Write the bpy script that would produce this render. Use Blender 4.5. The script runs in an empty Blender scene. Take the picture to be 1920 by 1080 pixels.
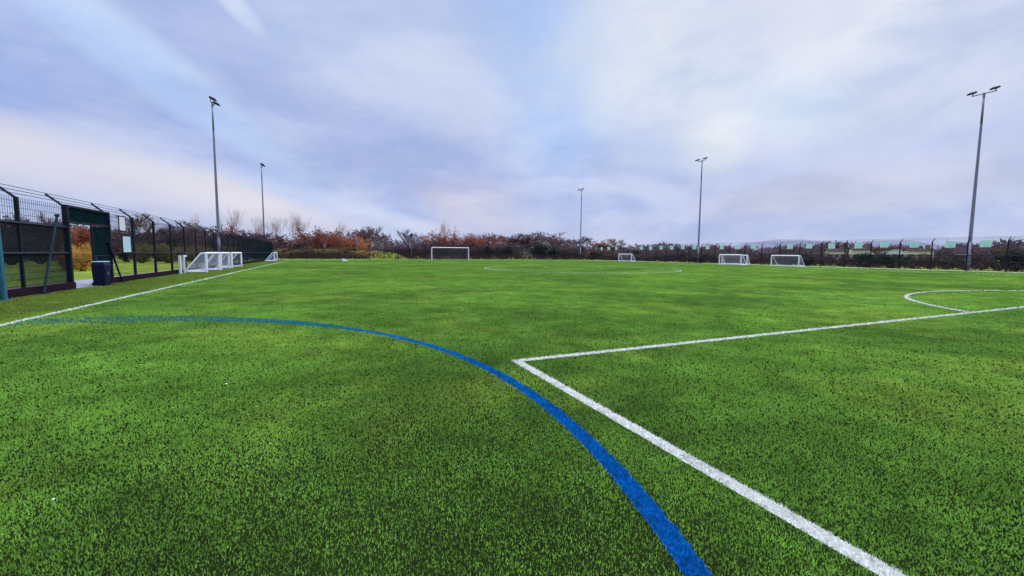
import bpy, math, random
import numpy as np
from mathutils import Vector, Matrix
random.seed(5); RNG = np.random.default_rng(5)
R = math.radians
SC = bpy.context.scene
COL = SC.collection
# ------------------------------------------------------------------ camera (solved from the pitch markings)
CAM = Vector((-22.4426, 11.5099, 1.4286)); YAW, PIT, ROLL, F = 0.41675, 0.08181, 0.00766, 786.481
FW = Vector((math.sin(YAW)*math.cos(PIT), math.cos(YAW)*math.cos(PIT), -math.sin(PIT)))
RT = Vector((math.cos(YAW), -math.sin(YAW), 0)); UP = RT.cross(FW)
RT2 = RT*math.cos(ROLL)+UP*math.sin(ROLL); UP2 = -RT*math.sin(ROLL)+UP*math.cos(ROLL)
cam = bpy.data.cameras.new('camera'); co = bpy.data.objects.new('camera', cam); COL.objects.link(co)
M4 = Matrix((RT2, UP2, -FW)).transposed().to_4x4(); M4.translation = CAM
co.matrix_world = M4
cam.sensor_width = 36; cam.lens = F/1920*36; cam.clip_end = 6000; cam.clip_start = .05
SC.camera = co
SC.view_settings.view_transform = 'Standard'; SC.view_settings.look = 'None'; SC.view_settings.exposure = 0; SC.view_settings.gamma = 1
def ray(u, v): return (FW+RT2*((u-960)/F)-UP2*((v-540)/F))
def onx(u, v, X): d = ray(u, v); return CAM+d*((X-CAM.x)/d.x)
def ony(u, v, Y): d = ray(u, v); return CAM+d*((Y-CAM.y)/d.y)
def spot(px, dist):            # ground point in that compass direction, dist metres away
    d = ray(px, 475); d.z = 0; d.normalize(); p = CAM+d*dist; return Vector((p.x, p.y, 0))
def height(px, py, dist):      # how high a thing at that ground distance must be to reach row py
    d = ray(px, py); return CAM.z+d.z*dist/math.hypot(d.x, d.y)
def wide(px, dist, w):         # metres across for w photo pixels at that distance
    a = math.atan((px-960)/F); return w*dist*math.cos(a)**2/F
# ------------------------------------------------------------------ object helpers
def tag(o, label=None, cat=None, group=None, kind=None):
    if label: o['label'] = label
    if cat: o['category'] = cat
    if group: o['group'] = group
    if kind: o['kind'] = kind
    return o
def empty(name, loc, label, cat, group=None, rz=0):
    o = bpy.data.objects.new(name, None); COL.objects.link(o); o.location = loc; o.rotation_euler.z = rz
    o.empty_display_size = .3
    return tag(o, label, cat, group)
def dup(root, loc, rz=0, label=None, scale=None):
    r = root.copy(); COL.objects.link(r); r.location = loc; r.rotation_euler.z = rz
    if label: r['label'] = label
    if scale: r.scale = scale
    for ch in list(root.children):
        c = ch.copy(); COL.objects.link(c); c.parent = r
        for g in list(ch.children):
            d = g.copy(); COL.objects.link(d); d.parent = c
    return r
class MB:
    def __init__(s): s.v = []; s.f = []; s.m = []
    def quadbox(s, P, m=0):
        n = len(s.v); s.v += [tuple(p) for p in P]
        for f in ((0,3,2,1),(4,5,6,7),(0,1,5,4),(1,2,6,5),(2,3,7,6),(3,0,4,7)): s.f.append(tuple(n+i for i in f)); s.m.append(m)
    def box(s, a, b, m=0):
        (x0,y0,z0),(x1,y1,z1) = a, b
        s.quadbox([(x0,y0,z0),(x1,y0,z0),(x1,y1,z0),(x0,y1,z0),(x0,y0,z1),(x1,y0,z1),(x1,y1,z1),(x0,y1,z1)], m)
    def tube(s, a, b, r0, r1=None, n=8, caps=True, m=0):
        a = Vector(a); b = Vector(b); r1 = r0 if r1 is None else r1
        d = (b-a).normalized(); t = d.orthogonal().normalized(); u = d.cross(t); k = len(s.v)
        for c, r in ((a, r0), (b, r1)):
            for i in range(n):
                q = 2*math.pi*(i+.5)/n; s.v.append(tuple(c+t*(r*math.cos(q))+u*(r*math.sin(q))))
        for i in range(n):
            j = (i+1) % n; s.f.append((k+i, k+j, k+n+j, k+n+i)); s.m.append(m)
        if caps:
            s.f.append(tuple(k+i for i in reversed(range(n)))); s.f.append(tuple(k+n+i for i in range(n))); s.m += [m, m]
    def path(s, pts, r, n=8, m=0):
        for a, b in zip(pts, pts[1:]): s.tube(a, b, r, n=n, m=m)
    def bar(s, a, b, w, m=0):      # open thin 4-sided wire
        s.tube(a, b, w*.7071, n=4, caps=False, m=m)
    def tri(s, a, b, c, m=0):
        k = len(s.v); s.v += [tuple(a), tuple(b), tuple(c)]; s.f.append((k, k+1, k+2)); s.m.append(m)
    def quad(s, a, b, c, d, m=0):
        k = len(s.v); s.v += [tuple(a), tuple(b), tuple(c), tuple(d)]; s.f.append((k, k+1, k+2, k+3)); s.m.append(m)
    def mesh(s, name, mats):
        me = bpy.data.meshes.new(name); me.from_pydata(s.v, [], s.f)
        for m in (mats if isinstance(mats, (list, tuple)) else [mats]): me.materials.append(m)
        if any(s.m): me.polygons.foreach_set('material_index', s.m)
        me.update(); return me
    def build(s, name, mats, parent=None, bevel=0, smooth=False):
        o = bpy.data.objects.new(name, s.mesh(name, mats)); COL.objects.link(o)
        if parent: o.parent = parent
        if bevel:
            b = o.modifiers.new('bevel', 'BEVEL'); b.width = bevel; b.segments = 2; b.limit_method = 'ANGLE'
        if smooth: o.data.shade_smooth()
        return o
# ------------------------------------------------------------------ materials
def newmat(name):
    m = bpy.data.materials.new(name); m.use_nodes = True; nt = m.node_tree; nt.nodes.clear()
    out = nt.nodes.new('ShaderNodeOutputMaterial'); b = nt.nodes.new('ShaderNodeBsdfPrincipled')
    nt.links.new(b.outputs[0], out.inputs[0]); return m, nt, b
def noise(nt, scale, detail=3, rough=.6, coord='Object', vec=None):
    n = nt.nodes.new('ShaderNodeTexNoise'); n.inputs['Scale'].default_value = scale; n.inputs['Detail'].default_value = detail; n.inputs['Roughness'].default_value = rough
    if vec is None:
        t = nt.nodes.new('ShaderNodeTexCoord'); vec = t.outputs[coord]
    nt.links.new(vec, n.inputs['Vector']); return n.outputs['Fac']
def ramp(nt, fac, stops):
    r = nt.nodes.new('ShaderNodeValToRGB'); e = r.color_ramp.elements
    while len(e) < len(stops): e.new(.5)
    for k, (p, c) in zip(e, stops): k.position = p; k.color = (*c, 1)
    nt.links.new(fac, r.inputs[0]); return r.outputs[0]
def mat(name, c, rough=.6, metal=0, var=.25, scale=3, bump=0, spec=.4):
    m, nt, b = newmat(name)
    lo = tuple(x*(1-var) for x in c); hi = tuple(min(1, x*(1+var)) for x in c)
    f = noise(nt, scale, 4)
    nt.links.new(ramp(nt, f, [(.3, lo), (.7, hi)]), b.inputs['Base Color'])
    b.inputs['Roughness'].default_value = rough; b.inputs['Metallic'].default_value = metal
    b.inputs['Specular IOR Level'].default_value = spec
    if bump:
        n = nt.nodes.new('ShaderNodeBump'); n.inputs['Strength'].default_value = bump; nt.links.new(noise(nt, scale*12, 3), n.inputs['Height']); nt.links.new(n.outputs[0], b.inputs['Normal'])
    return m
def foliage(name, trans=.25, var=.45):   # colour comes from each plant's own object colour
    m, nt, b = newmat(name); out = nt.nodes['Material Output']
    oi = nt.nodes.new('ShaderNodeObjectInfo'); f = noise(nt, 1.3, 3); v = ramp(nt, f, [(.3, (1-var,)*3), (.7, (1+var, 1+var*.8, 1+var*.6))])
    mx = nt.nodes.new('ShaderNodeMix'); mx.data_type = 'RGBA'; mx.blend_type = 'MULTIPLY'; mx.inputs[0].default_value = 1
    nt.links.new(oi.outputs['Color'], mx.inputs[6]); nt.links.new(v, mx.inputs[7])
    b.inputs['Roughness'].default_value = .8; b.inputs['Specular IOR Level'].default_value = .1
    nt.links.new(mx.outputs[2], b.inputs['Base Color'])
    if trans:
        t = nt.nodes.new('ShaderNodeBsdfTranslucent'); nt.links.new(mx.outputs[2], t.inputs[0]); ms = nt.nodes.new('ShaderNodeMixShader'); ms.inputs[0].default_value = trans
        nt.links.new(b.outputs[0], ms.inputs[1]); nt.links.new(t.outputs[0], ms.inputs[2]); nt.links.new(ms.outputs[0], out.inputs[0])
    return m
white = mat('white_powder_coat', (.90,.90,.86), .4, var=.06, scale=2)
galv = mat('galvanised_steel', (.21,.20,.25), .5, .4, var=.18, scale=4)
darkfit = mat('dark_lamp_housing', (.02,.02,.035), .8, var=.2, spec=.1)
glass = mat('lamp_glass', (.035,.035,.05), .7, var=.1, spec=.1)
darkgreen = mat('dark_green_coated_steel', (.008,.012,.022), .6, var=.3, spec=.15)
wire = mat('dark_green_mesh_wire', (.007,.018,.022), .7, var=.3, spec=.1)
netdark = mat('dark_green_wind_netting', (.006,.022,.028), .9, var=.45, scale=5, spec=.05)
teal = mat('teal_painted_steel', (.03,.14,.18), .5, var=.2)
tealgrey = mat('grey_green_painted_steel', (.016,.034,.045), .7, var=.2, spec=.1)
timber = mat('dark_stained_sleeper', (.022,.008,.016), .9, var=.5, scale=6, bump=.3, spec=.05)
navy = mat('navy_plastic', (.004,.007,.030), .5, var=.3, spec=.12)
paleblue = mat('pale_blue_board', (.45,.62,.66), .5, var=.08, scale=4)
palewhite = mat('off_white_board', (.66,.67,.68), .5, var=.08, scale=4)
mint = mat('mint_board', (.50,.84,.62), .55, var=.12, scale=5)
mintdark = mat('mint_board_print', (.52,.74,.62), .6, var=.35, scale=9)
netwhite = mat('white_net_cord', (.38,.38,.42), .8, var=.05)
concrete = mat('pale_concrete', (.28,.25,.27), .85, var=.2, scale=2, bump=.3)
bark = mat('winter_bark', (.12,.08,.085), .9, var=.4, scale=4)
palebark = mat('pale_birch_bark', (.34,.25,.25), .9, var=.3, scale=3)
twig = foliage('winter_twigs', 0.15); leaf = foliage('leaves', .3)
wallcream = mat('cream_render', (.72,.64,.52), .9, var=.1); wallbrick = mat('brown_brick', (.22,.12,.09), .9, var=.25)
roofm = mat('grey_brown_tiles', (.07,.045,.05), .95, var=.25, scale=1, spec=.05); pane = mat('window_glass', (.04,.05,.07), .1, var=.1)
# ------------------------------------------------------------------ sky
W = bpy.data.worlds.new('World'); SC.world = W; W.use_nodes = True; nt = W.node_tree; nt.nodes.clear(); L = nt.links.new
def N(t, **k):
    n = nt.nodes.new(t)
    for a, b in k.items(): setattr(n, a, b)
    return n
def sock(i, v):
    if hasattr(v, 'links'): L(v, i)
    else: i.default_value = v
def mth(op, a, b=0.0, c=0.0, clamp=False):
    n = N('ShaderNodeMath', operation=op, use_clamp=clamp); sock(n.inputs[0], a); sock(n.inputs[1], b); sock(n.inputs[2], c); return n.outputs[0]
def vdot(a, v): n = N('ShaderNodeVectorMath', operation='DOT_PRODUCT'); L(a, n.inputs[0]); n.inputs[1].default_value = v; return n.outputs['Value']
out = N('ShaderNodeOutputWorld'); bg = N('ShaderNodeBackground'); L(bg.outputs[0], out.inputs[0]); bg.inputs[1].default_value = .1
SUN_AZ, SUN_EL = R(58), R(38)
sky = N('ShaderNodeTexSky', sky_type='NISHITA', sun_disc=False, sun_elevation=SUN_EL, sun_rotation=SUN_AZ, air_density=1.2, dust_density=1.5, ozone_density=2)
tc = N('ShaderNodeTexCoord'); D = tc.outputs['Generated']
# cloud-layer coordinates: the direction carried up to a flat cloud deck
sp = N('ShaderNodeSeparateXYZ'); L(D, sp.inputs[0])
zz = mth('ADD', mth('MAXIMUM', sp.outputs[2], 0.0), .75)
cb = N('ShaderNodeCombineXYZ'); L(mth('DIVIDE', sp.outputs[0], zz), cb.inputs[0]); L(mth('DIVIDE', sp.outputs[1], zz), cb.inputs[1])
mp = N('ShaderNodeMapping'); L(cb.outputs[0], mp.inputs[0]); mp.inputs['Rotation'].default_value = (0,0,R(-52)); mp.inputs['Scale'].default_value = (3.0, 2.3, 1)
def wn(scale, detail, rough, dist=0.0, off=0):
    n = N('ShaderNodeTexNoise'); a = N('ShaderNodeVectorMath', operation='ADD'); L(mp.outputs[0], a.inputs[0]); a.inputs[1].default_value = (off, off*.7, off)
    L(a.outputs[0], n.inputs['Vector']); n.inputs['Scale'].default_value = scale; n.inputs['Detail'].default_value = detail; n.inputs['Roughness'].default_value = rough; n.inputs['Distortion'].default_value = dist
    return n.outputs['Fac']
def wn3(scale, detail, rough, rot, off):
    m_ = N('ShaderNodeMapping'); L(D, m_.inputs[0]); m_.inputs['Rotation'].default_value = rot; m_.inputs['Scale'].default_value = (1, 1, 2.6); m_.inputs['Location'].default_value = (off, off, off)
    n = N('ShaderNodeTexNoise'); L(m_.outputs[0], n.inputs['Vector']); n.inputs['Scale'].default_value = scale; n.inputs['Detail'].default_value = detail; n.inputs['Roughness'].default_value = rough; n.inputs['Distortion'].default_value = .35
    return n.outputs['Fac']
def mix(f, a, b, blend='MIX'):
    n = N('ShaderNodeMix', data_type='RGBA', blend_type=blend); sock(n.inputs[0], f)
    for i, x in ((6, a), (7, b)):
        if isinstance(x, tuple): n.inputs[i].default_value = (*x, 1)
        else: L(x, n.inputs[i])
    return n.outputs[2]
def smooth(x, a, b):
    n = N('ShaderNodeMapRange', interpolation_type='SMOOTHSTEP'); L(x, n.inputs[0]); n.inputs[1].default_value = a; n.inputs[2].default_value = b; return n.outputs[0]
def s2l(*c): return tuple(((x/255)/12.92 if x/255 <= .04045 else ((x/255+.055)/1.055)**2.4) for x in c)
n1 = wn(1.0, 5, .5, .4); n2 = wn3(3.4, 7, .56, (.25, .15, 0), 2.3); n4 = wn3(1.9, 7, .6, (.2, -.1, .4), 5.1); n3 = wn(.5, 3, .5, .2, 3.1)
sky10 = mix(1.0, sky.outputs[0], (.1,.1,.1), 'MULTIPLY')
c = mix(.90, sky10, s2l(186,200,238))                                    # thin overcast over the blue
c = mix(mth('MULTIPLY', smooth(n1, .46, .70), .38), c, s2l(226,226,240))   # lighter folds
c = mix(mth('MULTIPLY', smooth(n3, .52, .30), .45), c, s2l(160,177,226))   # lavender undersides
def blob(px, py, rx, ry, ang, col, w, edge=.6):      # a soft cloud patch standing in one compass direction of the sky
    global c
    d = ray(px, py).normalized(); s = d.cross(Vector((0,0,1))).normalized(); t = s.cross(d)
    ca, sa = math.cos(R(ang)), math.sin(R(ang)); e1 = (s*ca+t*sa); e2 = (-s*sa+t*ca)
    a1 = mth('DIVIDE', vdot(D, e1), rx/F); a2 = mth('DIVIDE', vdot(D, e2), ry/F)
    q = mth('ADD', mth('MULTIPLY', a1, a1), mth('MULTIPLY', a2, a2))
    wob = mth('MULTIPLY', mth('SUBTRACT', n2, .5), 2.6)
    q = mth('ADD', q, mth('ADD', wob, mth('MULTIPLY', mth('SUBTRACT', n1, .5), 2.0)))
    g = mth('MULTIPLY', smooth(q, 1.55, -edge), mth('GREATER_THAN', vdot(D, d), 0))
    c = mix(mth('MULTIPLY', g, w), c, col)
BL = [
 (60,215,260,100,-12,s2l(160,180,232),.75), (600,200,400,80,-36,s2l(174,187,230),.65), (330,265,420,65,-18,s2l(166,183,231),.65),
 (1010,70,110,230,10,s2l(163,200,250),.85), (760,90,230,150,-20,s2l(204,215,241),.8),
 (290,130,210,34,-33,s2l(203,223,252),.95), (150,60,190,30,-25,s2l(180,202,246),.5), (445,14,36,13,-40,s2l(224,234,252),.6),
 (1460,40,330,200,-15,s2l(252,250,248),1.0), (1250,110,130,160,20,s2l(226,234,247),.6), (1420,170,180,120,0,s2l(222,232,247),.6),
 (1830,60,160,110,0,s2l(206,214,238),.7), (1720,160,180,90,0,s2l(194,208,236),.7), (1680,280,260,50,8,s2l(176,190,231),.75),
 (1345,260,60,70,-30,s2l(240,241,244),.9), (1480,200,90,60,-20,s2l(212,228,248),.7),
 (1560,360,260,45,4,s2l(210,207,221),.65), (1870,280,90,30,12,s2l(204,213,237),.7),
 (180,325,330,45,-10,s2l(228,222,228),.9), (430,360,260,34,-14,s2l(232,226,231),.9), (900,385,120,50,-10,s2l(224,216,225),.85), (1080,390,220,30,0,s2l(174,191,235),.6),
 (640,385,190,22,-14,s2l(196,213,250),.85), (730,410,150,16,-14,s2l(222,224,242),.7), (1190,265,120,22,-25,s2l(205,220,246),.6),
 (800,290,280,60,-14,s2l(174,186,229),.6), (1240,60,30,50,30,s2l(250,248,246),.4),
 (1500,425,560,22,1,s2l(182,196,235),.6), (900,430,380,14,-2,s2l(206,206,228),.5)]
for b in BL: blob(*b)
up = smooth(sp.outputs[2], .54, .9)                 # overcast is brightest overhead; boosted further out of view to light the ground
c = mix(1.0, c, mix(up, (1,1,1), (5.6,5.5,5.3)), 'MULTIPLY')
c = mix(1.0, c, mix(smooth(n2, .3, .7), (.80,.86,.95), (1.12,1.10,1.06)), 'MULTIPLY')
c = mix(mth('MULTIPLY', smooth(n4, .5, .72), .35), c, s2l(226,230,243))
c = mix(mth('MULTIPLY', smooth(n4, .48, .28), .30), c, s2l(160,176,222))
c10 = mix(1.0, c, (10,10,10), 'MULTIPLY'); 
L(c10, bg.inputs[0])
sl = bpy.data.lights.new('sun', 'SUN'); sl.energy = 1.5; sl.angle = R(25); sl.color = (1,.95,.87)
so = bpy.data.objects.new('sun', sl); COL.objects.link(so)
sd = Vector((math.sin(SUN_AZ)*math.cos(SUN_EL), math.cos(SUN_AZ)*math.cos(SUN_EL), math.sin(SUN_EL)))
so.rotation_euler = sd.to_track_quat('Z', 'Y').to_euler()
# ------------------------------------------------------------------ ground
PL, HW = 92.24, 28.09
XL, XR, YF = -31.1, 37.0, 97.0
def ground_mat():
    m, nt, b = newmat('field_grass'); f = noise(nt, .05, 6, .65); g = noise(nt, .9, 5, .7)
    a = ramp(nt, f, [(.35, (.11,.16,.02)), (.5, (.24,.30,.02)), (.68, (.22,.21,.05))]); q = ramp(nt, g, [(.3, (.6,.6,.6)), (.7, (1.25,1.25,1.2))])
    mx = nt.nodes.new('ShaderNodeMix'); mx.data_type = 'RGBA'; mx.blend_type = 'MULTIPLY'; mx.inputs[0].default_value = 1
    nt.links.new(a, mx.inputs[6]); nt.links.new(q, mx.inputs[7]); nt.links.new(mx.outputs[2], b.inputs['Base Color']); b.inputs['Roughness'].default_value = .95; b.inputs['Specular IOR Level'].default_value = .1
    return m
g = MB(); S = 3000; g.quad((-S,-S,-.03),(S,-S,-.03),(S,S,-.03),(-S,S,-.03)); tag(g.build('ground', ground_mat()), kind='structure')
def crumb_mat():
    m, nt, b = newmat('rubber_crumb_infill'); f = noise(nt, 60, 4, .7); g2 = noise(nt, .8, 4, .6)
    a = ramp(nt, f, [(.35, (.008,.011,.004)), (.6, (.018,.032,.006)), (.75, (.04,.075,.014))])
    q = ramp(nt, g2, [(.3, (.75,.7,.8)), (.7, (1.2,1.2,1.1))])
    mx = nt.nodes.new('ShaderNodeMix'); mx.data_type = 'RGBA'; mx.blend_type = 'MULTIPLY'; mx.inputs[0].default_value = 1
    nt.links.new(a, mx.inputs[6]); nt.links.new(q, mx.inputs[7]); nt.links.new(mx.outputs[2], b.inputs['Base Color']); b.inputs['Roughness'].default_value = .95; b.inputs['Specular IOR Level'].default_value = 0
    return m
pm = MB(); pm.quad((XL+.02,-14,0),(XR-1.1,-14,0),(XR-1.1,YF-.1,0),(XL+.02,YF-.1,0)); tag(pm.build('pitch', crumb_mat()), kind='structure')
# markings: strips and arcs, each (name, test function, sheet outline, colour)
def hnoise(x, y, s, seed):       # smooth value noise on arrays
    x = x/s; y = y/s; xi = np.floor(x).astype(np.int64); yi = np.floor(y).astype(np.int64); fx = x-xi; fy = y-yi; fx = fx*fx*(3-2*fx); fy = fy*fy*(3-2*fy)
    def h(a, b):
        v = (a*374761393+b*668265263+seed*144269504) & 0x7fffffff; v = (v ^ (v >> 13))*1274126177 & 0x7fffffff; return ((v ^ (v >> 16)) & 0xffff)/65535.
    return (h(xi,yi)*(1-fx)+h(xi+1,yi)*fx)*(1-fy)+(h(xi,yi+1)*(1-fx)+h(xi+1,yi+1)*fx)*fy
LW = .125
def seg_test(x0, y0, x1, y1, w):
    dx, dy = x1-x0, y1-y0; n = math.hypot(dx, dy); dx /= n; dy /= n
    return lambda x, y: (np.abs(-(x-x0)*dy+(y-y0)*dx) < w/2) & ((x-x0)*dx+(y-y0)*dy > -w/2) & ((x-x0)*dx+(y-y0)*dy < n+w/2)
def seg_pts(x0, y0, x1, y1): return [(x0,y0),(x1,y1)]
def arc_test(cx, cy, rx, ry, a0, a1, w):
    def t(x, y):
        u = (x-cx)/rx; v = (y-cy)/ry; a = np.degrees(np.arctan2(v, u)) % 360; r = np.sqrt(u*u+v*v)
        return (np.abs(r-1)*(rx+ry)/2 < w/2) & (((a-a0) % 360) < (a1-a0))
    return t
def fading_arc_test(cx, cy, rx, ry, a0, a1, w):      # the blue paint spreads out and wears thin towards its far end
    def t(x, y):
        u = (x-cx)/rx; v = (y-cy)/ry; a = np.degrees(np.arctan2(v, u)) % 360; r = np.sqrt(u*u+v*v); ww = w+.75*np.clip((-21.8-x)/4.5, 0, 1)*(y > 10)
        return (np.abs(r-1)*(rx+ry)/2 < ww/2+.03*(hnoise(x, y, .025, 63)-.5)) & (((a-a0) % 360) < (a1-a0))
    return t
def arc_pts(cx, cy, rx, ry, a0, a1): return [(cx+rx*math.cos(R(a)), cy+ry*math.sin(R(a))) for a in np.linspace(a0, a1, int(max(8, (a1-a0)*.8)))]
P = 20.16
MK = []
def seg(name, x0, y0, x1, y1, w=LW, col='white'): MK.append((name, [seg_test(x0,y0,x1,y1,w)], [seg_pts(x0,y0,x1,y1)], w, col))
def multi(name, items, w=LW, col='white'):
    ts, ps = [], []
    for it in items:
        if len(it) == 4: ts.append(seg_test(*it, w)); ps.append(seg_pts(*it))
        else: ts.append((fading_arc_test if col == 'blue' else arc_test)(*it, w)); ps.append(arc_pts(*it))
    MK.append((name, ts, ps, w, col))
multi('penalty_area_line', [(-P,0,-P,16.5), (-P+LW/2+.001,16.5,P-LW/2-.001,16.5), (P,0,P,16.5)], .108)
seg('touchline', -HW, 0, -HW, PL); seg('touchline', HW, 0, HW, PL)
seg('goal_line', -HW+.1, 0, HW-.1, 0); seg('goal_line', -HW+.1, PL, HW-.1, PL)
multi('penalty_arc_line', [(0,11,9.15,9.15,38,142)])
multi('centre_circle_line', [(0,PL/2,9.15,9.15,0,360)]); seg('halfway_line', -HW+.1, PL/2, HW-.1, PL/2, .1, 'dim')
multi('far_penalty_area_line', [(-P,PL-.1,-P,PL-16.5), (-P+.07,PL-16.5,P-.07,PL-16.5), (P,PL-.1,P,PL-16.5)], .11, 'dim')
multi('blue_arc_line', [(-28.1,15.22,7.53,7.68,-85,90)], .125, 'blue')
multi('faint_line', [(-1.2,31.1,4.6,21.7)], .1, 'faint'); multi('faint_line', [(-7.2,22.6,-5.9,17.2)], .1, 'faint')
def turf_mat():
    m, nt, b = newmat('turf_fibre'); out = nt.nodes['Material Output']
    a = nt.nodes.new('ShaderNodeVertexColor'); a.layer_name = 'fibre'
    b.inputs['Roughness'].default_value = .7; b.inputs['Specular IOR Level'].default_value = .06
    nt.links.new(a.outputs[0], b.inputs['Base Color'])
    t = nt.nodes.new('ShaderNodeBsdfTranslucent'); nt.links.new(a.outputs[0], t.inputs[0]); ms = nt.nodes.new('ShaderNodeMixShader'); ms.inputs[0].default_value = .25
    nt.links.new(b.outputs[0], ms.inputs[1]); nt.links.new(t.outputs[0], ms.inputs[2]); nt.links.new(ms.outputs[0], out.inputs[0]); return m
TURF = turf_mat()
whitesheet = mat('white_line_yarn', (.60,.59,.53), .8, var=.25, scale=40, spec=.05); bluesheet = mat('blue_line_yarn', (.003,.055,.24), .9, var=.4, scale=40, spec=.05); dimsheet = mat('worn_line_yarn', (.20,.26,.10), .9, var=.3, scale=20)
def blade_mesh(name, x, y, w, h, colr, mats):
    n = len(x); a = RNG.uniform(0, 2*np.pi, n); l = RNG.uniform(0, 2*np.pi, n); k = h*RNG.uniform(.03, .42, n)
    c, s = np.cos(a)*w/2, np.sin(a)*w/2
    V = np.zeros((n, 3, 3)); V[:,0,0] = x-c; V[:,0,1] = y-s; V[:,1,0] = x+c; V[:,1,1] = y+s; V[:,:2,2] = .001
    V[:,2,0] = x+np.cos(l)*k; V[:,2,1] = y+np.sin(l)*k; V[:,2,2] = h*RNG.uniform(.65, 1.1, n)
    me = bpy.data.meshes.new(name); me.vertices.add(3*n); me.loops.add(3*n); me.polygons.add(n)
    me.vertices.foreach_set('co', V.ravel()); me.loops.foreach_set('vertex_index', np.arange(3*n, dtype=np.int32))
    me.polygons.foreach_set('loop_start', np.arange(0, 3*n, 3, dtype=np.int32)); me.update(calc_edges=True)
    at = me.color_attributes.new('fibre', 'FLOAT_COLOR', 'POINT'); C = np.ones((n, 3, 4)); C[:,:,:3] = colr[:,None,:]; at.data.foreach_set('color', C.ravel())
    for m in mats: me.materials.append(m)
    return me
def sheet(mb, pts, w, z):
    n = len(pts); Lp, Rp = [], []
    for i in range(n):
        a = Vector(pts[max(i-1,0)]); b = Vector(pts[min(i+1,n-1)]); t = (b-a).normalized(); nn = Vector((-t.y, t.x))*(w/2); p = Vector(pts[i])
        Lp.append((*(p+nn), z)); Rp.append((*(p-nn), z))
    for i in range(n-1): mb.quad(Rp[i], Rp[i+1], Lp[i+1], Lp[i], 0)
NB = 2300000
u = RNG.uniform(0, 1, NB); lo, hi = 1.3**.4, 118**.4; d = (lo+u*(hi-lo))**2.5
az = YAW+RNG.uniform(-R(60), R(60), NB)
bx = CAM.x+np.sin(az)*d; by = CAM.y+np.cos(az)*d
ok = (bx > XL+.05) & (bx < XR-1.2) & (by < YF-.2); bx, by, d = bx[ok], by[ok], d[ok]; n = len(bx)
bw = np.maximum(.0045, .0025*d)*RNG.uniform(.7, 1.4, n); bh = np.minimum(.015+.0008*d, .042)*RNG.uniform(.7, 1.25, n)
big = .5*hnoise(bx, by, 2.6, 1)+.3*hnoise(bx, by, .9, 2)+.2*hnoise(bx, by, .3, 3)
yel = hnoise(bx, by, 1.7, 8)*.6+hnoise(bx, by, .45, 9)*.4
band = hnoise(bx*.25, by, 6, 5)
cu = RNG.uniform(0, 1, (n, 1))
G0 = np.array([.155,.30,.045]); G1 = np.array([.29,.54,.07]); G2 = np.array([.42,.57,.08])
t1 = np.clip((big-.22)*1.7+RNG.normal(0, .12, n), 0, 1)[:,None]
colr = G0*(1-t1)+G1*t1; t2 = np.clip((yel-.5)*1.8, 0, .55)[:,None]; colr = colr*(1-t2)+G2*t2
amp = np.clip(.0052/bw, .16, 1); clump = .5+(hnoise(bx, by, .011, 21)*.6+hnoise(bx, by, .035, 22)*.4-.5)*np.clip(amp*1.2, 0, 1)
colr = colr*(.85+.3*band[:,None])*(.45+1.1*clump[:,None])*(1+RNG.uniform(-.42, .42, (n, 1))*amp[:,None])*(.66+.68*(.5*hnoise(bx, by, .21, 51)+.5*hnoise(bx, by, .5, 52)))[:,None]
vg = np.clip((by-PL-.3)/.8, 0, 1)[:,None]*.75; colr = colr*(1-vg)+np.array([.40,.46,.10])*vg; vo = np.clip((-HW-.1-bx)/.4, 0, 1)[:,None]*.6; colr = colr*(1-vo)+np.array([.22,.26,.04])*vo*RNG.uniform(.6, 1.3, (n, 1))
crumb = (hnoise(bx, by, .012, 11)*.45+hnoise(bx, by, .034, 12)*.22+hnoise(bx, by, .7, 13)*.33)
wx, wy = (lambda d_: (CAM.x-d_.x*CAM.z/d_.z, CAM.y-d_.y*CAM.z/d_.z))(ray(640, 1010)); wr = np.hypot(bx-wx, by-wy)+1.3*(hnoise(bx, by, .8, 41)-.5)
crumb = crumb+.2*np.clip((2.3-wr)/1.3, 0, 1)      # added thin-pile patch to darken the near turf          # more blades dropped, more crumb shows
keep = RNG.uniform(0, 1, n) > np.clip((crumb-.40)*4.0, 0, .74)*np.clip(amp*1.2, .2, 1)**2.2
left = keep.copy(); cnt = {}
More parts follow.
